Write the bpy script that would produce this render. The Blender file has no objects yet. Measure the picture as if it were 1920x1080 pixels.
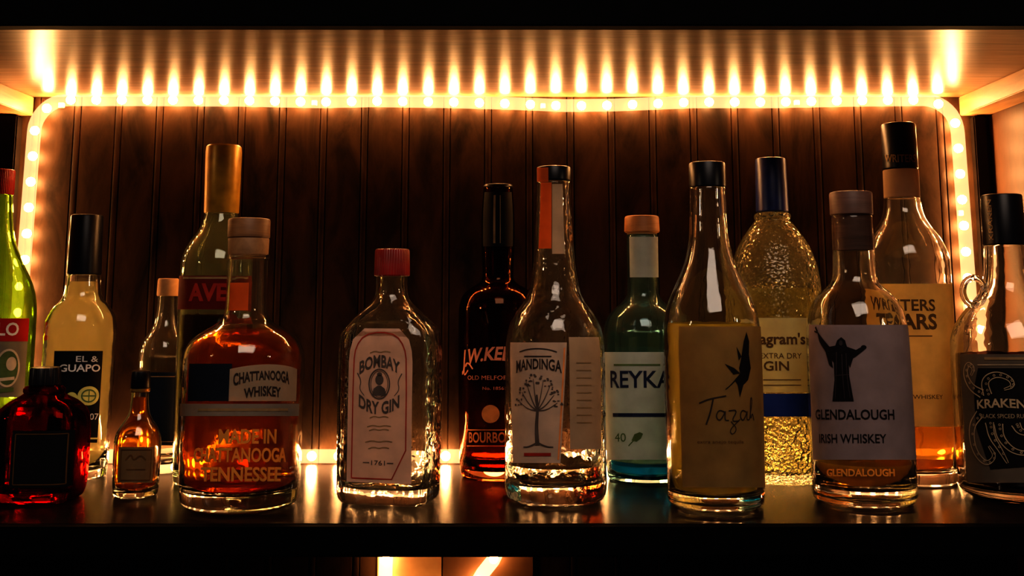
import bpy, bmesh, math, random
from mathutils import Vector, Matrix
from mathutils.geometry import tessellate_polygon
random.seed(3)
S = bpy.context.scene
C = S.collection
sin, cos, tan, pi = math.sin, math.cos, math.tan, math.pi
# ------------------------------------------------------------------ camera model (metres, y = depth from camera)
F = 2074.0; TH = math.radians(8.6); CY = 239.0; HC = .187
FRONT, BACK, CEIL = .94, 1.29, .4185
def elev(py): return math.atan((CY - py) / F) + TH
def zat(py, d): return HC + d * tan(elev(py))
def sc(py, d): return (d * cos(TH) + (zat(py, d) - HC) * sin(TH)) / F
def xat(px, py, d): return (px - 960) * sc(py, d)
def dshelf(py): return -HC / tan(elev(py))

cam = bpy.data.objects.new('camera', bpy.data.cameras.new('camera')); C.objects.link(cam)
cam.location = (0, 0, HC); cam.rotation_euler = (pi/2 + TH, 0, 0)
cam.data.sensor_width = 36; cam.data.lens = F / 1920 * 36
cam.data.shift_y = -(540 - CY) / 1920
cam.data.clip_start = .01
S.camera = cam

# ------------------------------------------------------------------ materials
def newmat(name):
    m = bpy.data.materials.new(name); m.use_nodes = True
    nt = m.node_tree; nt.nodes.clear()
    o = nt.nodes.new('ShaderNodeOutputMaterial')
    return m, nt, o
def lk(nt, a, b): nt.links.new(a, b)
def noise_bump(nt, scale, strength, dist=.001, kind='noise', stretch=(1,1,1), zfade=None):
    tc = nt.nodes.new('ShaderNodeTexCoord'); mp = nt.nodes.new('ShaderNodeMapping')
    mp.inputs['Scale'].default_value = stretch
    lk(nt, tc.outputs['Object'], mp.inputs['Vector'])
    t = nt.nodes.new('ShaderNodeTexVoronoi' if kind == 'voronoi' else 'ShaderNodeTexNoise')
    t.inputs['Scale'].default_value = scale
    lk(nt, mp.outputs['Vector'], t.inputs['Vector'])
    b = nt.nodes.new('ShaderNodeBump'); b.inputs['Strength'].default_value = strength; b.inputs['Distance'].default_value = dist
    if zfade:
        sx = nt.nodes.new('ShaderNodeSeparateXYZ'); lk(nt, tc.outputs['Object'], sx.inputs[0])
        mr = nt.nodes.new('ShaderNodeMapRange'); lk(nt, sx.outputs['Z'], mr.inputs['Value'])
        mr.inputs['From Min'].default_value = zfade[0]; mr.inputs['From Max'].default_value = zfade[1]
        mr.inputs['To Min'].default_value = strength; mr.inputs['To Max'].default_value = zfade[2]
        lk(nt, mr.outputs[0], b.inputs['Strength'])
    lk(nt, t.outputs['Distance' if kind == 'voronoi' else 'Fac'], b.inputs['Height'])
    return b
def plain(name, col, rough=.5, spec=.5, metal=0, var=.25, scale=60, coat=0):
    m, nt, o = newmat(name)
    p = nt.nodes.new('ShaderNodeBsdfPrincipled')
    tc = nt.nodes.new('ShaderNodeTexCoord'); t = nt.nodes.new('ShaderNodeTexNoise'); t.inputs['Scale'].default_value = scale
    lk(nt, tc.outputs['Object'], t.inputs['Vector'])
    r = nt.nodes.new('ShaderNodeValToRGB')
    r.color_ramp.elements[0].color = (*[c * (1 - var) for c in col], 1); r.color_ramp.elements[1].color = (*[min(1, c * (1 + var)) for c in col], 1)
    r.color_ramp.elements[0].position = .3; r.color_ramp.elements[1].position = .7
    lk(nt, t.outputs['Fac'], r.inputs['Fac']); lk(nt, r.outputs['Color'], p.inputs['Base Color'])
    p.inputs['Roughness'].default_value = rough; p.inputs['Metallic'].default_value = metal
    p.inputs['Specular IOR Level'].default_value = spec; p.inputs['Coat Weight'].default_value = coat
    lk(nt, p.outputs[0], o.inputs[0])
    return m
def wood(name, c0, c1, rough=.4, stretch=(2, 30, 30), spec=.5, coat=0, bump=.15, scale=3):
    m, nt, o = newmat(name)
    p = nt.nodes.new('ShaderNodeBsdfPrincipled')
    tc = nt.nodes.new('ShaderNodeTexCoord'); mp = nt.nodes.new('ShaderNodeMapping'); mp.inputs['Scale'].default_value = stretch
    lk(nt, tc.outputs['Object'], mp.inputs['Vector'])
    t = nt.nodes.new('ShaderNodeTexNoise'); t.inputs['Scale'].default_value = scale; t.inputs['Detail'].default_value = 8; t.inputs['Roughness'].default_value = .65
    t.inputs['Distortion'].default_value = .6
    lk(nt, mp.outputs['Vector'], t.inputs['Vector'])
    r = nt.nodes.new('ShaderNodeValToRGB'); r.color_ramp.elements[0].color = (*c0, 1); r.color_ramp.elements[1].color = (*c1, 1)
    r.color_ramp.elements[0].position = .32; r.color_ramp.elements[1].position = .68
    lk(nt, t.outputs['Fac'], r.inputs['Fac']); lk(nt, r.outputs['Color'], p.inputs['Base Color'])
    b = nt.nodes.new('ShaderNodeBump'); b.inputs['Strength'].default_value = bump; b.inputs['Distance'].default_value = .001
    lk(nt, t.outputs['Fac'], b.inputs['Height']); lk(nt, b.outputs[0], p.inputs['Normal'])
    p.inputs['Roughness'].default_value = rough; p.inputs['Specular IOR Level'].default_value = spec
    p.inputs['Coat Weight'].default_value = coat; p.inputs['Coat Roughness'].default_value = .2
    lk(nt, p.outputs[0], o.inputs[0])
    return m
def glass(name, col, ior=1.52, rough=0.0, bump=.4, bscale=38, kind='noise', dist=.0015, cloud=0, ccol=None, zfade=None):
    m, nt, o = newmat(name)
    g = nt.nodes.new('ShaderNodeBsdfGlass'); g.inputs['Color'].default_value = (*col, 1)
    g.inputs['IOR'].default_value = ior; g.inputs['Roughness'].default_value = rough
    if bump: lk(nt, noise_bump(nt, bscale, bump, dist, kind, zfade=zfade).outputs[0], g.inputs['Normal'])
    out = g.outputs[0]
    if cloud:
        t = nt.nodes.new('ShaderNodeBsdfTranslucent'); t.inputs['Color'].default_value = (*(ccol or col), 1)
        mx = nt.nodes.new('ShaderNodeMixShader'); mx.inputs[0].default_value = cloud
        lk(nt, out, mx.inputs[1]); lk(nt, t.outputs[0], mx.inputs[2]); out = mx.outputs[0]
    lk(nt, out, o.inputs[0])
    return m
def paper(name, col, trans=.35, var=.12):
    m, nt, o = newmat(name)
    d = nt.nodes.new('ShaderNodeBsdfPrincipled'); t = nt.nodes.new('ShaderNodeBsdfTranslucent'); mx = nt.nodes.new('ShaderNodeMixShader')
    tc = nt.nodes.new('ShaderNodeTexCoord'); n = nt.nodes.new('ShaderNodeTexNoise'); n.inputs['Scale'].default_value = 45; n.inputs['Detail'].default_value = 6
    lk(nt, tc.outputs['Object'], n.inputs['Vector'])
    r = nt.nodes.new('ShaderNodeValToRGB')
    r.color_ramp.elements[0].color = (*[c * (1 - var) for c in col], 1); r.color_ramp.elements[1].color = (*[min(1, c * (1 + var)) for c in col], 1)
    r.color_ramp.elements[0].position = .3; r.color_ramp.elements[1].position = .7
    lk(nt, n.outputs['Fac'], r.inputs['Fac'])
    lk(nt, r.outputs['Color'], d.inputs['Base Color']); lk(nt, r.outputs['Color'], t.inputs['Color'])
    d.inputs['Roughness'].default_value = .65; d.inputs['Specular IOR Level'].default_value = .2
    mx.inputs[0].default_value = trans
    lk(nt, d.outputs[0], mx.inputs[1]); lk(nt, t.outputs[0], mx.inputs[2]); lk(nt, mx.outputs[0], o.inputs[0])
    return m
def emit(name, col, st):
    m, nt, o = newmat(name)
    e = nt.nodes.new('ShaderNodeEmission'); e.inputs[0].default_value = (*col, 1); e.inputs[1].default_value = st
    lk(nt, e.outputs[0], o.inputs[0])
    return m
def sleeve(name, col, st):
    m, nt, o = newmat(name)
    e = nt.nodes.new('ShaderNodeEmission'); e.inputs[0].default_value = (*col, 1); e.inputs[1].default_value = st
    t = nt.nodes.new('ShaderNodeBsdfTransparent'); t.inputs[0].default_value = (.95, .93, .9, 1)
    a = nt.nodes.new('ShaderNodeAddShader'); lk(nt, e.outputs[0], a.inputs[0]); lk(nt, t.outputs[0], a.inputs[1])
    lk(nt, a.outputs[0], o.inputs[0])
    return m

LEDC = (1.0, .51, .20)
M = dict(
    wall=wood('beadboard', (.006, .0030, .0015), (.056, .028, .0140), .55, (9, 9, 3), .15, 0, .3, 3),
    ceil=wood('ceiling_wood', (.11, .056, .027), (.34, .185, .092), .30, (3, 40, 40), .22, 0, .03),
    cleat=wood('cleat_wood', (.26, .13, .055), (.44, .235, .10), .45, (30, 4, 30)),
    side=wood('side_wood', (.040, .018, .009), (.10, .044, .020), .5, (12, 12, 3)),
    shelf=wood('dark_shelf', (.006, .004, .0032), (.022, .012, .008), .24, (3, 40, 40), .45, .0, .10),
    black=plain('black_trim', (.002, .002, .0022), .7, .06),
    post=plain('black_post', (.007, .004, .0025), .6, .12),
    led=emit('led_glow', LEDC, 125), tube=sleeve('rope_sleeve', (1.0, .55, .26), .42),
    led2=emit('led_glow_low', LEDC, 40), tube2=sleeve('rope_sleeve_low', (1.0, .55, .25), .9),
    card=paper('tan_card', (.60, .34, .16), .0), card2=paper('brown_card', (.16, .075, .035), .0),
    clip=plain('clear_clip', (.5, .45, .38), .4),
    clear=glass('clear_glass', (.985, .985, .97), cloud=.010, ccol=(.97, .95, .9)),
    ripple=glass('rippled_clear_glass', (.985, .985, .97), bump=.6, bscale=60, dist=.0025, cloud=.012, ccol=(.97, .95, .9)),
    green=glass('green_glass', (.72, .86, .44), cloud=.05, ccol=(.62, .75, .3)),
    red=glass('red_glass', (.64, .045, .028), cloud=.012),
    brownglass=glass('brown_glass', (.56, .34, .22)),
    teal=glass('teal_glass', (.80, .94, .96), cloud=.02),
    greenclear=glass('greenish_clear_glass', (.92, .96, .88), cloud=.025, ccol=(.85, .95, .8)),
    yellowg=glass('yellow_bumpy_glass', (.98, .98, .88), 1.5, .0, 1.0, 260, 'voronoi', .0022, cloud=.03, zfade=(.05, .10, .38)),
    gliq=glass('pale_gin', (.97, .95, .74), 1.33, 0, 0, cloud=.09, ccol=(.9, .85, .5)),
    paleyellow=glass('pale_yellow_liquid', (.95, .88, .60), 1.33, .12, 0, cloud=.65, ccol=(.96, .92, .64)),
    water=glass('clear_liquid', (.98, .98, .95), 1.33, 0, 0),
    tealliq=glass('teal_liquid', (.78, .94, .95), 1.33, 0, 0),
    tealbase=glass('teal_base', (.08, .60, .88), 1.45, 0, 0, cloud=.6, ccol=(.02, .62, .95)),
    whiskey=glass('whiskey_liquid', (.92, .46, .11), 1.34, 0, 0, cloud=.12, ccol=(1.0, .42, .07)),
    bourbon=glass('bourbon_liquid', (.80, .45, .18), 1.34, 0, 0, cloud=.05, ccol=(.9, .35, .08)),
    cognac=glass('cognac_liquid', (.96, .58, .16), 1.34, 0, 0, cloud=.25, ccol=(.95, .5, .1)),
    amber=glass('amber_liquid', (.97, .66, .22), 1.34, 0, 0, cloud=.25, ccol=(.95, .55, .12)),
    golden=glass('golden_liquid', (.98, .80, .40), 1.34, 0, 0, cloud=.3, ccol=(1.0, .74, .28)),
    pale=glass('pale_spirit', (.98, .93, .82), 1.34, 0, 0),
    straw=glass('straw_liquid', (.97, .90, .48), 1.34, 0, 0, cloud=.6, ccol=(1.0, .90, .38)),
    darkliq=glass('dark_liquid', (.35, .16, .06), 1.34, 0, 0),
    rum=glass('dark_rum', (.16, .08, .06), 1.34, 0, 0),
    redliq=glass('red_liquid', (.70, .06, .03), 1.34, 0, 0),
    capblack=plain('black_cap', (.005, .005, .009), .35, .4), capnavy=plain('navy_cap', (.012, .026, .14), .35),
    capred=plain('red_cap', (.28, .013, .010), .35), capgold=plain('gold_capsule', (.56, .31, .045), .38, .5, .25),
    cork=wood('pale_cork', (.44, .22, .09), (.62, .34, .15), .7, (20, 20, 20)),
    collar=wood('brown_cork', (.22, .11, .045), (.38, .20, .085), .6, (20, 20, 20)),
    lid=wood('wood_lid', (.42, .17, .055), (.64, .29, .105), .5, (6, 6, 60)),
    liddark=wood('dark_wood_lid', (.17, .075, .028), (.31, .145, .055), .5, (6, 6, 60)),
    lidplum=wood('plum_lid', (.10, .055, .042), (.18, .095, .075), .5, (6, 6, 60)),
    gold=plain('gold_ring', (.6, .36, .10), .3, .5, .8),
    cream=paper('cream_paper', (.54, .40, .27)), pink=paper('pink_paper', (.88, .57, .43), .4), white=paper('white_paper', (.68, .53, .43), .4),
    lav=paper('lavender_paper', (.325, .255, .265), .2), tan=paper('tan_paper', (.48, .33, .14), .6), yellow=paper('yellow_paper', (.96, .80, .40), .55),
    amberp=paper('amber_paper', (.92, .62, .22), .6),
    blackp=paper('black_paper', (.006, .006, .008), .03), navyp=paper('navy_paper', (.010, .016, .028), .05), bluep=paper('blue_paper', (.02, .05, .24), .2),
    redp=paper('red_paper', (.55, .03, .025), .3), brownp=paper('brown_paper', (.10, .055, .025), .2), tealp=paper('pale_teal_paper', (.82, .81, .77), .5),
    darkredp=paper('dark_red_paper', (.17, .018, .010), .3), brownl=paper('light_brown_paper', (.24, .15, .075), .25),
    orangep=paper('orange_paper', (.80, .16, .03), .4), greyp=paper('grey_paper', (.30, .25, .20), .25), darkp=paper('dark_grey_paper', (.17, .135, .105), .25),
    ink=plain('dark_ink', (.010, .008, .009), .6, .2), inkgrey=plain('grey_ink', (.10, .075, .065), .6, .2), inkred=plain('red_ink', (.38, .035, .02), .6, .2),
    inkcream=plain('cream_ink', (.75, .60, .42), .6), inkwhite=plain('white_ink', (.8, .75, .7), .6), inktan=plain('tan_ink', (.30, .19, .09), .6),
    inksand=plain('sand_ink', (.48, .36, .23), .6), inksoft=plain('soft_black_ink', (.04, .029, .025), .6, .2),
    inkorange=plain('orange_ink', (.75, .26, .07), .6), inkpeach=plain('peach_ink', (.82, .29, .16), .6), inkgold=plain('gold_ink', (.60, .40, .10), .4, .5, .3), inkgreen=plain('green_ink', (.10, .16, .05), .6),
    inkyellow=plain('yellow_ink', (.75, .65, .18), .6), inkbrown=plain('brown_ink', (.12, .06, .020), .6, .2), inkblue=plain('blue_ink', (.02, .03, .07), .6, .2),
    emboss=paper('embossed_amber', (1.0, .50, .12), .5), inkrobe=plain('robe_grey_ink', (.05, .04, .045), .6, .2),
)

# ------------------------------------------------------------------ object helpers
def tag(o, label=None, cat=None, group=None, kind=None):
    if label: o['label'] = label
    if cat: o['category'] = cat
    if group: o['group'] = group
    if kind: o['kind'] = kind
    return o
def obj(name, bm, mat, parent=None, smooth=True, angle=35, loc=None):
    me = bpy.data.meshes.new(name)
    bmesh.ops.recalc_face_normals(bm, faces=bm.faces[:])
    bm.to_mesh(me); bm.free()
    if smooth:
        for p in me.polygons: p.use_smooth = True
        if angle: me.set_sharp_from_angle(angle=math.radians(angle))
    me.materials.append(mat)
    o = bpy.data.objects.new(name, me); C.objects.link(o)
    if parent: o.parent = parent
    if loc: o.location = loc
    return o
def empty(name, loc, rz=0):
    o = bpy.data.objects.new(name, None); C.objects.link(o); o.location = loc; o.rotation_euler = (0, 0, rz); o.empty_display_size = .02
    return o
def box_bm(x0, x1, y0, y1, z0, z1, bev=.0015):
    bm = bmesh.new()
    bmesh.ops.create_cube(bm, size=1)
    for v in bm.verts:
        v.co = Vector(((x0 + x1) / 2 + v.co.x * (x1 - x0), (y0 + y1) / 2 + v.co.y * (y1 - y0), (z0 + z1) / 2 + v.co.z * (z1 - z0)))
    if bev: bmesh.ops.bevel(bm, geom=bm.edges[:], offset=bev, segments=2, affect='EDGES')
    return bm
def tube_bm(pts, r, seg=12, closed=False):
    bm = bmesh.new(); n = len(pts); rings = []
    up = Vector((0, 1, 0))
    for i, p in enumerate(pts):
        p = Vector(p)
        a = Vector(pts[(i - 1) % n] if closed or i else pts[0]); b = Vector(pts[(i + 1) % n] if closed or i < n - 1 else pts[-1])
        t = (b - a).normalized(); s = t.cross(up)
        s = s.normalized() if s.length > 1e-5 else Vector((1, 0, 0))
        u = s.cross(t).normalized()
        rings.append([bm.verts.new(p + r * (cos(2*pi*k/seg) * s + sin(2*pi*k/seg) * u)) for k in range(seg)])
    for i in range(n if closed else n - 1):
        A, B = rings[i], rings[(i + 1) % n]
        for k in range(seg): bm.faces.new((A[k], A[(k+1) % seg], B[(k+1) % seg], B[k]))
    if not closed: bm.faces.new(rings[0]); bm.faces.new(rings[-1])
    return bm

# ------------------------------------------------------------------ the setting
def beadboard():
    bm = bmesh.new()
    x0, x1 = -.70, .62; pitch = .0485; start = xat(128, 400, BACK)
    prof = [(x0, 0)]
    k = -4
    while True:
        g = start + k * pitch; k += 1
        if g < x0 + .01: continue
        if g > x1 - .02: break
        w = .0008
        prof += [(g - w, 0), (g, .0018), (g + w, .0002)]
        for a in (.25, .5, .75): prof.append((g + w + .0065 * a, -.0003 * sin(pi * a)))
        g2 = g + 2 * w + .0065
        prof += [(g2 - w, .0002), (g2, .0018), (g2 + w, 0)]
    prof.append((x1, 0))
    z0, z1 = -.36, .47
    A = [bm.verts.new((x, BACK + y, z0)) for x, y in prof]; B = [bm.verts.new((x, BACK + y, z1)) for x, y in prof]
    for i in range(len(prof) - 1): bm.faces.new((A[i], A[i+1], B[i+1], B[i]))
    e = [bm.verts.new(p) for p in ((x0, BACK+.014, z0), (x1, BACK+.014, z0), (x1, BACK+.014, z1), (x0, BACK+.014, z1))]
    bm.faces.new(e); bm.faces.new([A[0], B[0], e[3], e[0]]); bm.faces.new([A[-1], e[1], e[2], B[-1]])
    bm.faces.new(A + [e[1], e[0]]); bm.faces.new(B + [e[2], e[3]])
    return bm
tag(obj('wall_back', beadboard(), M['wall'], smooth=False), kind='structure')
XL, XR = -.645, .562
tag(obj('wall_left', box_bm(XL-.02, XL, FRONT, BACK, -.36, .47), M['side'], smooth=False), kind='structure')
tag(obj('wall_right', box_bm(XR, XR+.02, FRONT, BACK, -.36, .47), M['side'], smooth=False), kind='structure')
tag(obj('trim_1', box_bm(-.606, -.577, BACK-.016, BACK, .0, .394), M['post'], smooth=False), kind='structure')
tag(obj('trim_2', box_bm(.540, .555, BACK-.012, BACK, .0, .394), M['post'], smooth=False), kind='structure')
up = empty('shelf_board', (0, FRONT, CEIL))
tag(up, 'upper shelf board overhead with glowing brown wood underside and black front edge', 'shelf')
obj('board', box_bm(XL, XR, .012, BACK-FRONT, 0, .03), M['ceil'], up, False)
obj('front_edge', box_bm(XL-.03, XR+.03, -.004, .012, -.0005, .06), M['black'], up, False)
lo = empty('shelf_board', (0, FRONT, 0))
tag(lo, 'dark polished shelf board carrying all the bottles, black front edge', 'shelf')
obj('board', box_bm(XL, XR, .012, BACK-FRONT, -.02, 0), M['shelf'], lo, False)
obj('front_edge', box_bm(XL-.03, XR+.03, -.002, .012, -.0235, 0, .002), M['black'], lo, False)
tag(obj('shelf_cleat', box_bm(-.602, -.566, FRONT+.013, BACK, CEIL-.0225, CEIL, .001), M['cleat'], smooth=False),
    'pale wooden cleat under the upper shelf at the left end', 'wood strip')
tag(obj('shelf_cleat', box_bm(.529, XR, FRONT+.013, BACK, CEIL-.0225, CEIL, .001), M['cleat'], smooth=False),
    'pale wooden cleat under the upper shelf at the right end', 'wood strip')

# ------------------------------------------------------------------ rope lights
def arc(cx, cz, r, a0, a1, n=8):
    return [(cx + r * cos(a0 + (a1 - a0) * i / n), cz + r * sin(a0 + (a1 - a0) * i / n)) for i in range(n + 1)]
def resample(pts, step, closed):
    if closed: pts = pts + [pts[0]]
    L = [0]
    for a, b in zip(pts, pts[1:]): L.append(L[-1] + (Vector(b) - Vector(a)).length)
    n = max(2, round(L[-1] / step)); out = []
    j = 0
    for i in range(n if closed else n + 1):
        t = L[-1] * i / n
        while j < len(L) - 2 and L[j+1] < t: j += 1
        f = (t - L[j]) / max(1e-9, L[j+1] - L[j])
        out.append(Vector(pts[j]).lerp(Vector(pts[j+1]), f))
    return out
YR = BACK - .0125
def rope(name, pts, label, mt, ml, step, closed, clips=0):
    root = empty(name, (pts[0][0], BACK, 0)); tag(root, label, 'rope light')
    off = Vector((-pts[0][0], -BACK, 0))
    fine = [p + off for p in resample(pts, .006, closed)]
    obj('sleeve', tube_bm(fine, .0076, 14, closed), mt, root, True, 0)
    me = None; cnt = 0
    P = resample(pts, step, closed)
    for p in P:
        if me is None:
            bm = bmesh.new(); bmesh.ops.create_uvsphere(bm, u_segments=14, v_segments=10, radius=.0052)
            o = obj('led_bulb', bm, ml, root, True, 0); me = o.data
        else:
            o = bpy.data.objects.new('led_bulb', me); C.objects.link(o); o.parent = root
        o.location = p + off + Vector((0, .0015, 0)); cnt += 1
    if clips:
        for i in range(clips):
            k = int(len(P) * (i + .5) / clips); p = (P[k] + P[(k + 1) % len(P)]) / 2 + off
            obj('mounting_clip', box_bm(p.x - .003, p.x + .003, p.y + .0066, -.0001, p.z - .003, p.z + .003, .0005), M['clip'], root, False)
    print(name, 'leds', cnt)
    return root
xl, xr = xat(50, 360, YR), xat(1809, 360, YR)
ztop = zat(187, YR); zbot = .0085; rr = .038
P2 = arc(xl + rr, zbot + rr, rr, 1.5*pi, pi) + arc(xl + rr + .004, ztop - rr, rr, pi, .5*pi)
for px, py in ((250, 187), (450, 188), (600, 191), (700, 189), (850, 191), (960, 194), (1060, 198), (1150, 197), (1300, 191), (1450, 191), (1600, 188)):
    P2.append((xat(px, py, YR), zat(py, YR)))
P2 += arc(xr - rr - .004, ztop - rr, rr, .5*pi, 0) + arc(xr - rr, zbot + rr, rr, 0, -.5*pi)
rope('rope_light', [(x, YR, z) for x, z in P2], 'warm glowing clear rope light looped around the back panel behind the bottles', M['tube'], M['led'], .0300, True, 10)
Q = [(722, 1000), (724, 1040), (722, 1100), (735, 1150), (780, 1170), (850, 1160), (885, 1110), (905, 1075), (925, 1050), (938, 1020), (940, 1000)]
rope('rope_light', [(xat(px, py, YR), YR, zat(py, YR)) for px, py in Q], 'short curl of warm rope light hanging below the dark shelf', M['tube2'], M['led2'], .03, False)
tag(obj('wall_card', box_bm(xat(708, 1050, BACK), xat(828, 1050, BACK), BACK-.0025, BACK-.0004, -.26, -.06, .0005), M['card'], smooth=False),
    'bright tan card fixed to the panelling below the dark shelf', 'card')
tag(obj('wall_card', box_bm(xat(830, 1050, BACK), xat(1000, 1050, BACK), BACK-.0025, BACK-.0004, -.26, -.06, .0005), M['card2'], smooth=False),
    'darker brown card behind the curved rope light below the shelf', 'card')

# ------------------------------------------------------------------ bottles
SEG = 64
def chaikin(p, it):
    for _ in range(it):
        q = [p[0]]
        for a, b in zip(p, p[1:]):
            q.append((a[0]*.75 + b[0]*.25, a[1]*.75 + b[1]*.25)); q.append((a[0]*.25 + b[0]*.75, a[1]*.25 + b[1]*.75))
        q.append(p[-1]); p = q
    return p
def lathe(bm, prof, ring, seg=SEG):
    prev = None
    for z, r in prof:
        if r <= 1e-6: cur = [bm.verts.new((0, 0, z))]
        else: cur = [bm.verts.new((*ring(r, 2*pi*k/seg), z)) for k in range(seg)]
        if prev:
            if len(prev) == 1 and len(cur) > 1:
                for k in range(seg): bm.faces.new((prev[0], cur[k], cur[(k+1) % seg]))
            elif len(cur) == 1 and len(prev) > 1:
                for k in range(seg): bm.faces.new((prev[k], prev[(k+1) % seg], cur[0]))
            elif len(cur) > 1:
                for k in range(seg): bm.faces.new((prev[k], prev[(k+1) % seg], cur[(k+1) % seg], cur[k]))
        prev = cur
class Bottle:
    def __init__(s, name, label, cx, base, prof, n=2, asp=1, rot=0, wall=.0034, tb=.009, it=2):
        hw = max(h for _, h in prof)
        df = dshelf(base); R = .04
        for _ in range(4): R = hw * sc(base, df + R)
        s.d = df + R * asp; s.cx, s.base, s.n, s.asp, s.rot = cx, base, n, asp, rot
        s.X = (cx - 960) * sc(base, s.d); s.wall, s.tb = wall, tb
        s.zb = zat(base, s.d)
        s.prof = chaikin([(s.z(py), h * sc(py, s.d)) for py, h in prof], it)
        s.R = max(r for _, r in s.prof); s.rn = s.prof[-1][1]
        s.root = empty(name, (s.X, s.d, 0), rot); tag(s.root, label, 'bottle')
    def z(s, py):
        t = max(0, 1 - (s.base - py) / 90.0)
        return max(0.0, zat(py, s.d) - s.zb * t)
    def ring(s, r, t):
        k = min(1, max(0, (r - s.rn) / max(1e-6, s.R - s.rn))); k = min(1, k * 1.5)
        n = 2 + (s.n - 2) * k; a = 1 + (s.asp - 1) * k
        c, q = cos(t), sin(t)
        return (r * math.copysign(abs(c) ** (2/n), c), r * a * math.copysign(abs(q) ** (2/n), q))
    def r_at(s, z):
        P = s.prof
        if z <= P[0][0]: return P[0][1]
        for (z0, r0), (z1, r1) in zip(P, P[1:]):
            if z0 <= z <= z1 and z1 > z0: return r0 + (r1 - r0) * (z - z0) / (z1 - z0)
        return P[-1][1]
    def body(s, mat):
        w, tb = s.wall, s.tb
        r0 = s.prof[0][1]
        outer = [(.003, 0), (.0022, r0 * .55), (.0003, r0 * .85)] + s.prof
        zl = s.prof[-1][0]
        inner = [(z, r - w) for z, r in s.prof if z > tb + .004]
        inn = [(zl, s.rn - w)] + [p for p in reversed(inner) if p[0] < zl - 1e-6] + [(tb + .0015, s.r_at(tb + .004) - w - .0015), (tb, (s.r_at(tb) - w) * .75), (tb + .002, 0)]
        bm = bmesh.new(); lathe(bm, outer + inn, s.ring)
        return obj('glass_body', bm, mat, s.root, True, 0)
    def liquid(s, py, mat, name='liquid', z0=None):
        w, tb = s.wall + .0004, s.tb + .0025
        if z0: tb = z0
        zl = s.z(py)
        P = [(tb, 0), (tb, (s.r_at(tb) - w) * .8), (tb + .002, s.r_at(tb + .003) - w - .001)]
        P += [(z, r - w) for z, r in s.prof if tb + .0035 < z < zl]
        P += [(zl, s.r_at(zl) - w), (zl, 0)]
        bm = bmesh.new(); lathe(bm, P, s.ring)
        return obj(name, bm, mat, s.root, True, 40)
    def cap(s, pts, mat, name='cap', ridge=0, parent=None):
        bm = bmesh.new()
        P = [(s.z(py), h * sc(py, s.d)) for py, h in pts]
        P = [(P[0][0], 0)] + P + [(P[-1][0], 0)]
        seg = 144 if ridge else 48
        def ring(r, t):
            q = r * (1 + (.014 * cos(ridge * t) if ridge else 0)); return (q * cos(t), q * sin(t))
        lathe(bm, P, ring, seg)
        return obj(name, bm, mat, parent or s.root, True, 30)
    # ---- surface parametrisation (angle on round bottles, sideways distance on flat ones)
    def par(s, px, py):
        if s.n == 2:
            R = s.r_at(s.z(py)); a = 0
            for _ in range(6):
                dx = (px - 960) * sc(py, s.d - R * cos(a)) - s.X
                a = math.asin(max(-.99, min(.99, dx / R)))
            return a
        b = s.R * s.asp; u = 0
        for _ in range(5):
            u = ((px - 960) * sc(py, s.d + u * sin(s.rot) - b * cos(s.rot)) - s.X - b * sin(s.rot)) / cos(s.rot)
        return u
    def dpar(s, du, py):
        k = sc(py, s.d - s.R * s.asp)
        return du * k / s.r_at(s.z(py)) if s.n == 2 else du * k / cos(s.rot)
    def P(s, p, py, off):
        if s.n == 2:
            r0 = s.r_at(s.z(py))
            z = zat(py, s.d - r0 * cos(p)); z = max(.001, z); r = s.r_at(z) + off
            return Vector((r * sin(p), -r * cos(p), z))
        z = max(.001, zat(py, s.d - s.R * s.asp)); r = s.r_at(z); b = r * s.asp
        u = max(-.97 * r, min(.97 * r, p))
        return Vector((u, -b * (1 - abs(u / r) ** s.n) ** (1 / s.n) - off, z))
    def label(s, x0, x1, y0, y1, mat, name='paper_label', off=.0004, wf=None, a0=None, a1=None, ny=14, nx=28, bow=0):
        bm = bmesh.new(); rows = []
        ym = (y0 + y1) / 2
        p0 = math.radians(a0) if a0 is not None else s.par(x0, ym); p1 = math.radians(a1) if a1 is not None else s.par(x1, ym)
        for j in range(ny + 1):
            v = j / ny; f = wf(v) if wf else 1
            pm = (p0 + p1) / 2; h = (p1 - p0) / 2 * f; row = []
            for i in range(nx + 1):
                q = i / nx; py = y0 + (y1 - y0) * v - bow * (1 - v) * (1 - (2 * q - 1) ** 2)
                row.append(bm.verts.new(s.P(pm - h + 2 * h * q, py, off)))
            rows.append(row)
        for j in range(ny):
            for i in range(nx): bm.faces.new((rows[j][i], rows[j][i+1], rows[j+1][i+1], rows[j+1][i]))
        return obj(name, bm, mat, s.root, True, 0)
TC = {}
def text_geo(t, bold):
    if (t, bold) in TC: return TC[(t, bold)]
    cu = bpy.data.curves.new('t', 'FONT'); cu.body = t; cu.size = 1; cu.offset = bold; cu.resolution_u = 3
    o = bpy.data.objects.new('t', cu); C.objects.link(o)
    bpy.context.view_layer.update()
    dg = bpy.context.evaluated_depsgraph_get(); e = o.evaluated_get(dg); me = e.to_mesh()
    V = [(v.co.x, v.co.y) for v in me.vertices]; Fc = [tuple(p.vertices) for p in me.polygons]
    e.to_mesh_clear(); bpy.data.objects.remove(o); bpy.data.curves.remove(cu)
    x0 = min(v[0] for v in V); x1 = max(v[0] for v in V); y0 = min(v[1] for v in V); y1 = max(v[1] for v in V)
    V = [((x - (x0+x1)/2) / (x1-x0), (y - (y0+y1)/2) / (y1-y0)) for x, y in V]
    TC[(t, bold)] = (V, Fc); return V, Fc
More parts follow.
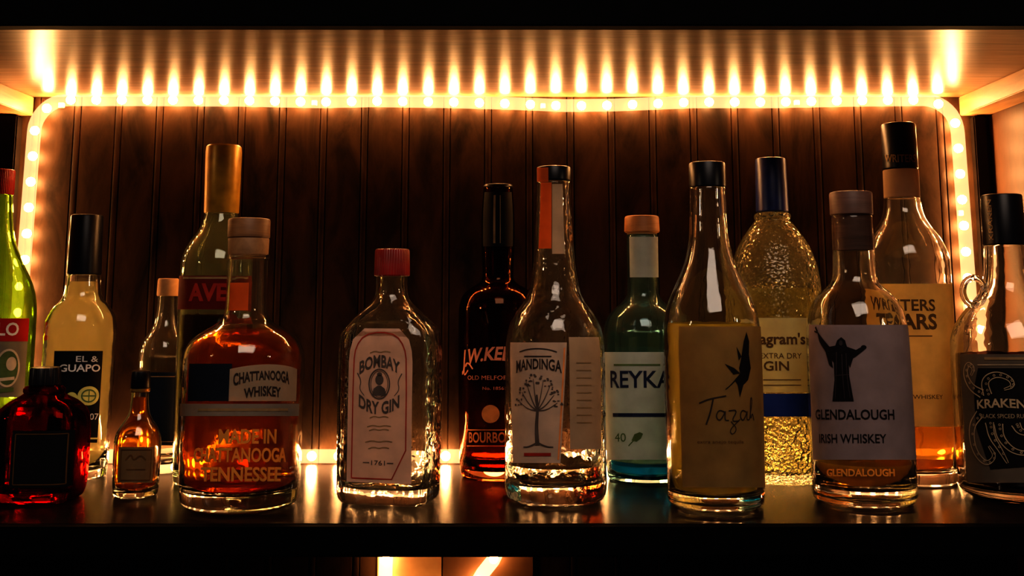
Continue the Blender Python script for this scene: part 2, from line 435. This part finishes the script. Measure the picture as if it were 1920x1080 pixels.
class Marks:
    def __init__(s, b, cx, cy): s.b, s.cx, s.cy = b, cx, cy; s.bm = bmesh.new()
    def text(s, t, x, y, w, h, bold=.0, bend=0, rot=0, slant=0, flare=0):
        V, Fc = text_geo(t, bold); vs = []
        for u, v in V:
            hh = h * (1 + flare * (4 * u * u - .5))
            X = u * w + slant * v * h; Y = -v * hh + bend * (4 * u * u - .5)
            c, q = cos(rot), sin(rot)
            vs.append(s.bm.verts.new((x + X * c - Y * q, y + X * q + Y * c, 0)))
        for f in Fc:
            try: s.bm.faces.new([vs[i] for i in f])
            except ValueError: pass
        return s
    def poly(s, pts):
        vs = [s.bm.verts.new((x, y, 0)) for x, y in pts]
        for t in tessellate_polygon([[Vector((x, y, 0)) for x, y in pts]]):
            try: s.bm.faces.new([vs[i] for i in t])
            except ValueError: pass
        return s
    def ell(s, x, y, a, b, n=24): return s.poly([(x + a * cos(2*pi*i/n), y + b * sin(2*pi*i/n)) for i in range(n)])
    def oval_ring(s, x, y, a, b, w, n=32):
        o = [s.bm.verts.new((x + a * cos(2*pi*i/n), y + b * sin(2*pi*i/n), 0)) for i in range(n)]
        q = [s.bm.verts.new((x + (a-w) * cos(2*pi*i/n), y + (b-w) * sin(2*pi*i/n), 0)) for i in range(n)]
        for i in range(n): s.bm.faces.new((o[i], o[(i+1) % n], q[(i+1) % n], q[i]))
        return s
    def stroke(s, pts, w0, w1=None, smooth=2):
        w1 = w0 if w1 is None else w1
        p = chaikin(pts, smooth) if len(pts) > 2 else pts
        prev = None; n = len(p)
        for i in range(n):
            a = p[max(0, i-1)]; b = p[min(n-1, i+1)]
            dx, dy = b[0]-a[0], b[1]-a[1]; L = math.hypot(dx, dy) or 1
            w = (w0 + (w1 - w0) * i / (n - 1)) / 2
            cur = (s.bm.verts.new((p[i][0] - dy/L*w, p[i][1] + dx/L*w, 0)), s.bm.verts.new((p[i][0] + dy/L*w, p[i][1] - dx/L*w, 0)))
            if prev: s.bm.faces.new((prev[0], prev[1], cur[1], cur[0]))
            prev = cur
        return s
    def frame(s, x0, x1, y0, y1, w):
        return s.stroke([(x0, y0), (x1, y0)], w).stroke([(x0, y1), (x1, y1)], w).stroke([(x0, y0), (x0, y1)], w).stroke([(x1, y0), (x1, y1)], w)
    def build(s, mat, parent, name='lettering', off=.0009, thick=0):
        bm = s.bm
        bmesh.ops.triangulate(bm, faces=bm.faces[:])
        for _ in range(3):
            e = [e for e in bm.edges if e.calc_length() > 12]
            if not e: break
            bmesh.ops.subdivide_edges(bm, edges=e, cuts=1); bmesh.ops.triangulate(bm, faces=bm.faces[:])
        c = s.b.par(s.cx, s.cy)
        for v in bm.verts: v.co = s.b.P(c + s.b.dpar(v.co.x - s.cx, s.cy), v.co.y, off)
        if thick:
            g = bmesh.ops.extrude_face_region(bm, geom=bm.faces[:])['geom']
            for v in g:
                if isinstance(v, bmesh.types.BMVert):
                    d = Vector((v.co.x, v.co.y, 0)).normalized(); v.co += d * thick
        o = obj(name, bm, mat, None, False)
        o.parent = parent
        return o
def cyl(y0, y1, h0, h1=None):
    h1 = h0 if h1 is None else h1
    return [(y0, h0 * .95), (y0 - 2, h0), (y1 + 4, h1), (y1 + 1, h1 * .96), (y1, h1 * .88)]

# 1 green wine bottle at the left edge
b = Bottle('wine_bottle', 'green glass wine bottle with red cap, cut off at the left edge', -35, 900,
    [(900,68),(893,77),(600,77),(565,75),(530,66),(490,45),(455,31),(420,24),(365,21)])
b.body(M['green']); b.cap(cyl(365, 318, 22), M['capred'], ridge=48)
l = b.label(0, 0, 597, 745, M['greyp'], a0=-80, a1=78)
l2 = b.label(0, 0, 597, 640, M['redp'], 'label_band', .0007, a0=-80, a1=78)
Marks(b, 18, 617).text('LO', 16, 617, 40, 25, .02).build(M['inkwhite'], l2, off=.0011)
Marks(b, 20, 690).ell(16, 690, 24, 36).stroke([(-20,735),(30,730)], 8).build(M['inkgreen'], l, 'emblem')
Marks(b, 20, 690).oval_ring(16, 690, 24, 36, 4).ell(22, 682, 10, 13).stroke([(0,712),(30,709)], 6).build(M['inkcream'], l, 'emblem', .0012)

# 2 red flask
b = Bottle('flask_bottle', 'short square red glass bottle with black cap and black label', 70, 948,
    [(948,66),(941,76),(900,81),(800,80),(772,76),(752,58),(742,40),(732,30),(722,28)], n=4, asp=.8)
b.body(M['red']); b.liquid(760, M['redliq'])
b.cap([(738,34),(734,37),(728,37),(724,33)], M['red'], 'neck_ring')
b.cap(cyl(722, 688, 28, 27), M['capblack'], ridge=36)
l = b.label(20, 128, 808, 915, M['blackp'])
Marks(b, 74, 860).frame(27, 121, 814, 909, 2).build(M['inkbrown'], l, 'border')

# 3 lime cocktail bottle
b = Bottle('liqueur_bottle', 'tall bottle of pale yellow drink with black cap and black lime label', 135, 905,
    [(905,56),(898,63),(620,65),(595,62),(575,50),(560,36),(545,32),(515,30)])
b.body(M['clear']); b.liquid(528, M['paleyellow']); b.cap(cyl(515, 403, 31, 29), M['capblack'])
l = b.label(98, 196, 658, 830, M['blackp'])
Marks(b, 148, 690).text('EL &', 162, 673, 40, 11, .01).text('GUAPO', 150, 690, 74, 14, .02).text('107', 178, 781, 24, 12, .01).build(M['inkwhite'], l)
Marks(b, 160, 742).ell(166, 742, 20, 18).ell(136, 748, 11, 13).stroke([(112,822),(190,822)], 3).build(M['inkyellow'], l, 'emblem')
Marks(b, 160, 742).oval_ring(166, 742, 14, 12.5, 2.5).stroke([(152,742),(180,742)], 2).stroke([(166,730),(166,755)], 2).build(M['inkgreen'], l, 'emblem', .0012)

# 4 small corked bottle
b = Bottle('liqueur_bottle', 'slim clear bottle with pale cork and dark label behind the miniature bottle', 299, 890,
    [(890,43),(884,48),(665,48),(640,43),(622,30),(605,22),(575,18),(555,18)])
b.body(M['clear']); b.liquid(668, M['water']); b.cap(cyl(555, 522, 20, 19), M['cork'], 'cork')
l = b.label(0, 0, 698, 835, M['navyp'], a0=-68, a1=70)
Marks(b, 300, 765).stroke([(268,706),(330,706)], 1.5).stroke([(268,828),(330,828)], 1.5).build(M['inktan'], l, 'border')

# 5 cognac miniature
b = Bottle('miniature_bottle', 'tiny amber spirit miniature with black cap beside the square red bottle', 253, 937,
    [(937,36),(931,42),(845,43),(818,42),(800,35),(786,24),(770,17),(728,15)], tb=.005, wall=.0016)
b.body(M['clear']); b.liquid(745, M['cognac']); b.cap(cyl(728, 695, 18, 17), M['capblack'])
b.cap([(735,16.5),(733,18),(729,18),(728,16.5)], M['gold'], 'gold_ring')
l = b.label(222, 288, 838, 905, M['brownl'])
Marks(b, 254, 870).frame(226, 282, 843, 900, 2).stroke([(236,862),(246,850),(250,864),(262,852),(272,862)], 2.5).stroke([(238,880),(272,880)], 2).build(M['inkbrown'], l, 'emblem')

# 6 gold capsule bottle behind the whiskey
b = Bottle('liqueur_bottle', 'tall bottle with gold capsule and red lettered band behind the big whiskey bottle', 395, 915,
    [(915,66),(905,72),(505,72),(475,67),(450,54),(428,37),(400,30)])
b.body(M['greenclear']); b.liquid(590, M['darkliq'])
c = b.cap([(400,31),(398,32),(300,33),(285,33),(276,32),(273,29)], M['capgold'], 'capsule')
l = b.label(0, 0, 517, 580, M['darkredp'], a0=-85, a1=85)
Marks(b, 390, 548).stroke([(330,521),(470,521)], 4).build(M['inktan'], l, 'border')
Marks(b, 390, 548).text('AVE', 388, 548, 74, 34, .04).build(M['inkred'], l, off=.0011)

# 7 big whiskey bottle
b = Bottle('whiskey_bottle', 'large round-shouldered amber whiskey bottle with wooden stopper, left of centre', 448, 968,
    [(968,95),(960,106),(940,111),(760,112),(675,112),(648,107),(628,90),(612,63),(600,44),(582,38),(500,37),(486,37),(484,40),(478,40)], tb=.014)
b.body(M['clear']); b.liquid(618, M['whiskey'])
b.cap([(478,36),(477,37),(449,38),(447,37)], M['collar'], 'cork_collar'); b.cap(cyl(447, 410, 39), M['liddark'], 'stopper')
b.label(0, 0, 530, 582, M['orangep'], 'neck_strip', a0=-40, a1=18)
l0 = b.label(354, 434, 682, 752, M['navyp'])
l = b.label(430, 556, 692, 752, M['cream'], off=.0005, bow=9)
Marks(b, 494, 715).text('CHATTANOOGA', 494, 707, 112, 21, .03, 7, -.03, 0, .35).text('WHISKEY', 494, 735, 72, 19, .03, 4, -.03).build(M['inksoft'], l)
l2 = b.label(0, 0, 757, 780, M['greyp'], 'label_band', a0=-72, a1=78)
Marks(b, 460, 768).stroke([(366,768),(548,768)], 5).build(M['inktan'], l2, 'border')
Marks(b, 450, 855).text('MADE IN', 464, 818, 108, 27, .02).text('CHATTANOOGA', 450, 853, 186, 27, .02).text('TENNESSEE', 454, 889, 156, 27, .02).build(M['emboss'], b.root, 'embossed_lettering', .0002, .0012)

# 8 gin, flat bottle with pink label
ROT = math.radians(-13)
b = Bottle('gin_bottle', 'clear flat-sided gin bottle with red cap and tall pale pink arched label', 728, 950,
    [(950,80),(942,88),(925,91),(760,92),(640,91),(618,86),(598,68),(575,43),(560,32),(545,29),(518,29)], n=5, asp=.66, rot=ROT, wall=.005, tb=.013)
b.body(M['ripple']); b.liquid(606, M['water']); b.cap(cyl(518, 467, 33, 32), M['capred'], ridge=48)
def arch(v):
    return 1 if v > .22 else (.55 + .45 * math.sqrt(max(0, 1 - ((.22 - v) / .22) ** 2)))
l = b.label(652, 772, 616, 906, M['pink'], wf=arch)
m = Marks(b, 711, 760).text('BOMBAY', 711, 684, 78, 24, .025, 14).text('DRY GIN', 711, 758, 78, 24, .025, -14).text('1761', 711, 868, 26, 9, 0)
m.stroke([(682,868),(694,868)], 1.5).stroke([(728,868),(740,868)], 1.5).oval_ring(711, 720, 21, 29, 2.5).oval_ring(711, 720, 17, 25, 1.2).build(M['inkgrey'], l)
m = Marks(b, 711, 760).ell(711, 712, 8, 10).poly([(697,742),(700,729),(708,723),(714,723),(722,729),(725,742)]).ell(711, 702, 5, 4)
m.stroke([(668,700),(676,715),(672,730),(682,742)], 2, 1).stroke([(754,700),(746,715),(750,730),(740,742)], 2, 1)
m.build(M['inkgrey'], l, 'emblem', .0007)
m = Marks(b, 711, 800)
for y, w in ((660, 40), (782, 36), (799, 46), (806, 38), (828, 52), (840, 40)): m.stroke([(711-w/2, y+2), (711-w/4, y-2), (711, y+1), (711+w/4, y-2), (711+w/2, y)], 1.5)
m.build(M['inktan'], l, 'fine_print')
Marks(b, 711, 760).stroke([(660,898),(660,680),(664,650),(680,628),(711,622),(742,628),(758,650),(763,680),(763,898),(660,898)], 2.2, smooth=1).build(M['inkred'], l, 'border')

# 9 bourbon behind
b = Bottle('bourbon_bottle', 'dark reddish bourbon bottle with long black neck and peach lettering', 933, 905,
    [(905,64),(896,72),(700,74),(600,74),(572,73),(552,66),(540,52),(532,36),(524,29),(505,29),(460,31),(400,31),(352,27)])
b.body(M['brownglass']); b.liquid(520, M['bourbon'])
b.cap(cyl(352, 346, 28), M['capblack'])
nw = b.label(0, 0, 360, 462, M['blackp'], 'neck_label', a0=-62, a1=62)
Marks(b, 934, 410).stroke([(927,366),(927,456)], 4).stroke([(938,366),(938,456)], 1.5).build(M['inktan'], nw, 'stripe')
m = Marks(b, 912, 680).text('J.W.KELLY', 922, 672, 136, 40, .03, 10, -.05, .18, .35).text('OLD MELFORD', 916, 708, 90, 8, 0).text('No. 1856', 925, 728, 40, 6, 0)
m.stroke([(872,694),(860,706),(860,688),(872,678),(884,692)], 3)
m.build(M['inkpeach'], b.root)
m = Marks(b, 915, 822).text('BOURBON', 918, 820, 88, 20, .02).stroke([(868,806),(968,806)], 2).stroke([(868,836),(968,836)], 2).build(M['inkorange'], b.root)
Marks(b, 915, 775).ell(920, 776, 17, 17).build(M['inkorange'], b.root, 'emblem')

# 10 tree label bottle
b = Bottle('spirit_bottle', 'clear bottle with tree drawing label and orange neck strip, near the centre', 1042, 955,
    [(955,80),(947,93),(915,97),(880,95),(700,94),(645,93),(612,87),(585,72),(560,54),(530,44),(480,38),(400,33),(341,31)], tb=.016, wall=.0045)
b.body(M['ripple']); b.liquid(868, M['pale'])
b.cap(cyl(340, 313, 32), M['capblack']); 
l = b.label(0, 0, 342, 466, M['orangep'], 'seal_strip', a0=-52, a1=-10)
b.label(0, 0, 314, 341, M['orangep'], 'seal_top', a0=-75, a1=-20, off=.001)
b.label(0, 0, 345, 476, M['cream'], 'neck_label', a0=-8, a1=28)
l = b.label(956, 1064, 642, 868, M['white'], wf=lambda v: 1 - .22 * v)
Marks(b, 1008, 690).text('MANDINGA', 1007, 685, 94, 22, .02, 6, 0, 0, .2).stroke([(968,660),(985,655),(1008,653),(1030,655),(1045,660)], 2).stroke([(980,668),(1035,668)], 2).build(M['inksoft'], l)
m = Marks(b, 1008, 770)
m.stroke([(1008,835),(1006,800),(1009,765),(1007,740)], 9, 3)
for (x, y) in ((975,735),(985,715),(1000,710),(1020,712),(1033,722),(1040,740),(968,752),(1046,755)):
    m.stroke([(1008,770),((1008+x)/2,(770+y)/2+6),(x,y)], 2.4, 1)
    for k in range(7): m.ell(x + random.uniform(-10,10), y + random.uniform(-8,8), random.uniform(1.5,3), random.uniform(1,2.4), 8)
m.stroke([(1008,830),(990,838),(978,838)], 4, 1.5).stroke([(1008,830),(1026,838),(1038,838)], 4, 1.5)
m.build(M['inkgrey'], l, 'emblem')
Marks(b, 1006, 852).stroke([(980,852),(1034,852)], 6).build(M['inkred'], l, 'fine_print')
Marks(b, 1006, 755).stroke([(1060,652),(1054,755),(1047,862)], 3).build(M['inkorange'], l, 'border', .0008)
l = b.label(1068, 1126, 632, 842, M['cream'], 'back_label')
m = Marks(b, 1095, 740)
for k in range(9): m.stroke([(1078,680+k*14),(1112,680+k*14)], 1.6)
m.build(M['inktan'], l, 'fine_print')

# 11 vodka with teal base
b = Bottle('vodka_bottle', 'pale vodka bottle with wooden lid, white label and blue-green base', 1212, 910,
    [(910,68),(902,75),(640,76),(616,75),(596,69),(580,56),(566,38),(554,30),(540,29),(440,29)], tb=.005)
b.body(M['teal']); b.liquid(874, M['tealbase'], 'base_tint'); b.liquid(622, M['tealliq'], z0=b.z(873)+.001)
b.cap(cyl(436, 405, 33, 32), M['lid'], 'stopper'); b.cap([(440,27),(439,28),(436,28)], M['cork'], 'cork_collar')
b.label(0, 0, 444, 520, M['tealp'], 'neck_label', a0=-60, a1=75)
l = b.label(0, 0, 660, 862, M['tealp'], a0=-82, a1=82)
Marks(b, 1195, 711).text('REYKA', 1198, 711, 126, 32, .015).stroke([(1140,778),(1260,778)], 7).build(M['inkblue'], l)
m = Marks(b, 1195, 820).stroke([(1148,684),(1240,684)], 3).text('40', 1160, 820, 26, 16, 0).poly([(1184,826),(1190,814),(1200,810),(1206,813),(1202,822),(1194,828)]).stroke([(1178,836),(1190,824),(1204,812)], 2)
m.build(M['inkgreen'], l, 'emblem')

# 12 wine shaped bottle with hummingbird
b = Bottle('wine_bottle', 'wine-shaped clear bottle with black cap and tan script label with dark bird', 1343, 965,
    [(965,78),(957,88),(940,91),(625,91),(592,87),(562,78),(532,64),(502,50),(472,41),(442,36),(350,33)], tb=.012, wall=.004)
b.body(M['clear']); b.liquid(606, M['straw'])
b.cap(cyl(352, 305, 34), M['capblack'])
l = b.label(1276, 1276, 612, 914, M['tan'], a1=76)
m = Marks(b, 1360, 775)
m.stroke([(1312,756),(1330,748),(1362,742)], 2.6).stroke([(1338,748),(1332,775),(1324,796)], 3)
m.stroke([(1358,772),(1348,768),(1342,780),(1348,790),(1357,778),(1360,768),(1358,788),(1366,788)], 2.2)
m.stroke([(1366,770),(1384,768),(1370,790),(1386,789)], 2.2).stroke([(1370,790),(1382,804),(1372,816),(1366,806),(1388,786)], 1.8)
m.stroke([(1402,772),(1393,768),(1388,780),(1394,790),(1402,778),(1405,768),(1403,788),(1410,786)], 2.2)
m.stroke([(1410,786),(1419,750),(1414,742),(1412,790),(1418,772),(1422,788)], 2.2)
m.build(M['inksoft'], l)
m = Marks(b, 1352, 828); m.text('extra anejo tequila', 1352, 829, 88, 8, 0).build(M['inkbrown'], l, 'fine_print')
m = Marks(b, 1388, 680)
m.poly([(1404,622),(1410,640),(1408,665),(1412,690),(1404,712),(1392,722),(1384,745),(1380,722),(1374,712),(1386,700),(1384,690),(1390,668),(1396,640)])
m.poly([(1386,700),(1374,690),(1356,682),(1372,702)]).poly([(1390,668),(1380,650),(1384,676)]).stroke([(1376,712),(1366,722),(1356,730)], 2.5, 1)
m.build(M['ink'], l, 'emblem')

# 13 bumpy gin bottle
b = Bottle('gin_bottle', 'broad-shouldered textured gin bottle with blue cap and yellow label', 1466, 912,
    [(912,78),(902,84),(600,85),(560,85),(522,83),(488,76),(458,64),(434,48),(418,36),(413,31),(411,34),(402,34),(399,28)], wall=.0028)
b.body(M['yellowg']); b.liquid(540, M['gliq']); b.cap(cyl(398, 297, 30, 28), M['capnavy'])
l = b.label(1404, 1524, 596, 736, M['yellow'])
Marks(b, 1466, 660).text("Seagram's", 1456, 638, 112, 28, .025).text('EXTRA DRY', 1464, 667, 78, 10, 0).text('GIN', 1455, 686, 46, 18, .015).stroke([(1430,712),(1500,712)], 1.5).stroke([(1430,722),(1500,722)], 1.5).build(M['inkbrown'], l)
b.label(1404, 1524, 738, 781, M['bluep'], 'label_band')

# 14 monk whiskey bottle
b = Bottle('whiskey_bottle', 'clear whiskey bottle with plum stopper and grey label showing a dark robed figure', 1622, 958,
    [(958,84),(950,94),(930,96),(625,93),(598,89),(572,82),(552,67),(538,50),(526,41),(505,38),(404,37)], tb=.014)
b.body(M['clear']); b.liquid(862, M['golden'])
b.cap(cyl(404, 360, 39), M['lidplum'], 'stopper'); b.cap([(470,30),(469,31),(406,31),(404,31)], M['lidplum'], 'cork_plug')
l = b.label(0, 0, 609, 862, M['lav'], a0=-85, a1=62)
Marks(b, 1600, 780).text('GLENDALOUGH', 1597, 777, 160, 19, .015).text('IRISH WHISKEY', 1592, 822, 132, 17, .01).build(M['ink'], l)
m = Marks(b, 1585, 690)
m.poly([(1526,620),(1540,634),(1556,650),(1568,648),(1572,638),(1580,632),(1587,638),(1590,650),(1606,656),(1620,648),(1622,655),(1606,668),(1592,676),(1592,705),(1598,752),(1558,752),(1564,712),(1564,680),(1550,664),(1532,640)])
m.poly([(1542,640),(1556,654),(1562,690),(1554,684),(1548,664)]).poly([(1604,660),(1594,690),(1590,676)])
m.stroke([(1527,622),(1521,613)], 4).stroke([(1527,624),(1518,621)], 3).ell(1620, 651, 5, 4)
m.build(M['ink'], l, 'emblem')
m = Marks(b, 1585, 690)
m.stroke([(1570,660),(1568,700),(1564,748)], 2, 1).stroke([(1580,664),(1580,705),(1582,748)], 2, 1).stroke([(1588,662),(1588,705),(1592,746)], 1.6, 1).stroke([(1566,704),(1592,702)], 1.6).ell(1579, 643, 3.5, 5)
m.build(M['inkrobe'], l, 'emblem_detail', .0012)
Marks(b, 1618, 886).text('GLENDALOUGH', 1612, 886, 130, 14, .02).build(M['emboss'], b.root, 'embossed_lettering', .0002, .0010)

# 15 tall whiskey behind
b = Bottle('whiskey_bottle', 'tallest whiskey bottle, with black and cream neck foil and large yellow label', 1720, 915,
    [(915,70),(906,78),(505,80),(472,76),(444,63),(422,46),(402,36),(372,32)], tb=.012)
b.body(M['clear']); b.liquid(790, M['amber'])
b.cap([(372,31),(370,32.5),(320,32),(319,31)], M['cream'], 'foil_band'); c = b.cap(cyl(318, 232, 32, 31), M['capblack'])
Marks(b, 1688, 297).text('WRITERS', 1688, 297, 62, 15, .02).build(M['inktan'], c, off=.001)
l = b.label(0, 0, 532, 800, M['amberp'], a0=-80, a1=78)
Marks(b, 1705, 600).text('WRITERS', 1694, 572, 120, 22, .02).text('TEARS', 1702, 603, 108, 30, .03).text('IRISH WHISKEY', 1716, 744, 90, 8, 0).stroke([(1660,630),(1745,630)], 2).build(M['inkbrown'], l)

# 16 rum with ring handles
b = Bottle('rum_bottle', 'dark rum bottle with ring handles and tentacle label, at the right edge', 1916, 950,
    [(950,92),(938,107),(920,110),(655,109),(625,104),(595,89),(570,67),(550,50),(528,41),(460,36)], wall=.0045)
b.body(M['clear']); b.liquid(664, M['rum']); c = b.cap(cyl(460, 365, 38, 36), M['capblack'])
for sgn in (-1, 1):
    pts = []
    zc_ = b.z(547); r = 21 * sc(547, b.d); xc = sgn * 63 * sc(547, b.d)
    for i in range(24): pts.append((xc + r * cos(2*pi*i/24), 0, zc_ + r * 1.25 * sin(2*pi*i/24)))
    obj('ring_handle', tube_bm(pts, .0032, 10, True), M['clear'], b.root, True, 0)
Marks(b, 1856, 412).text('KRAKEN', 1853, 412, 76, 9, .01, 0, -pi/2).build(M['inktan'], c, off=.001)
l = b.label(0, 0, 664, 905, M['darkp'], a0=-78, a1=78)
Marks(b, 1880, 757).poly([(1838,690),(1990,690),(2000,772),(1985,870),(1850,880),(1826,800),(1826,730)]).build(M['ink'], l, 'label_panel', .0008)
Marks(b, 1880, 757).text('KRAKEN', 1876, 757, 88, 17, .025, 3).text('BLACK SPICED RUM', 1880, 780, 84, 8, 0).stroke([(1838,684),(1960,684)], 1.6).build(M['inksand'], l, off=.0013)
Marks(b, 1880, 757).stroke([(1852,672),(1962,672)], 5).build(M['inktan'], l, 'fine_print', .001)
m = Marks(b, 1868, 790)
TEN = [[(1845,738),(1822,726),(1808,700),(1818,680),(1832,690),(1824,704)], [(1856,740),(1850,714),(1872,700),(1897,708),(1903,724),(1886,730)],
       [(1838,776),(1816,800),(1818,842),(1844,872),(1864,856),(1852,836)], [(1872,795),(1874,822),(1896,848),(1928,850),(1930,824)],
       [(1902,795),(1908,810),(1930,812),(1950,795)], [(1856,792),(1858,818),(1872,842),(1884,868)]]
for p in TEN:
    q = chaikin(p, 3); n = len(q)
    for side in (-1, 1):
        e = []
        for i in range(n):
            a_, b_ = q[max(0, i-1)], q[min(n-1, i+1)]
            dx, dy = b_[0]-a_[0], b_[1]-a_[1]; L = math.hypot(dx, dy) or 1
            w = 7 * (1 - i / n) + 1
            e.append((q[i][0] - side * dy / L * w, q[i][1] + side * dx / L * w))
        m.stroke(e, 2.2, 1.2, 0)
    for i in range(2, n - 6, 4): m.oval_ring(q[i][0] + 2, q[i][1], 2.4, 2.4, 1.1, 8)
m.build(M['inksand'], l, 'emblem', .0014)

# ------------------------------------------------------------------ light
w = bpy.data.worlds.new('world'); S.world = w; w.use_nodes = True
w.node_tree.nodes['Background'].inputs[0].default_value = (.004, .0033, .003, 1)
la = bpy.data.lights.new('room_lamp', 'AREA'); la.energy = 13; la.size = 1.1; la.color = (1, .79, .65)
lo_ = bpy.data.objects.new('room_lamp', la); C.objects.link(lo_); lo_.location = (.2, -.45, 1.55)
lo_.rotation_euler = (Vector((0, 1.05, .12)) - lo_.location).to_track_quat('-Z', 'Y').to_euler()
for sx in (-1, 1):  # unseen point lights added at both sides for rim highlights on the glass
    lp = bpy.data.lights.new('added_rim_light', 'POINT'); lp.energy = 2.6; lp.shadow_soft_size = .035; lp.color = (1, .74, .5)
    o = bpy.data.objects.new('added_rim_light', lp); C.objects.link(o); o.location = (sx * 1.25, .25, .48)
S.view_settings.view_transform = 'Standard'
try: S.view_settings.look = 'High Contrast'
except Exception as e: print('LOOK', e)
S.view_settings.exposure = .16
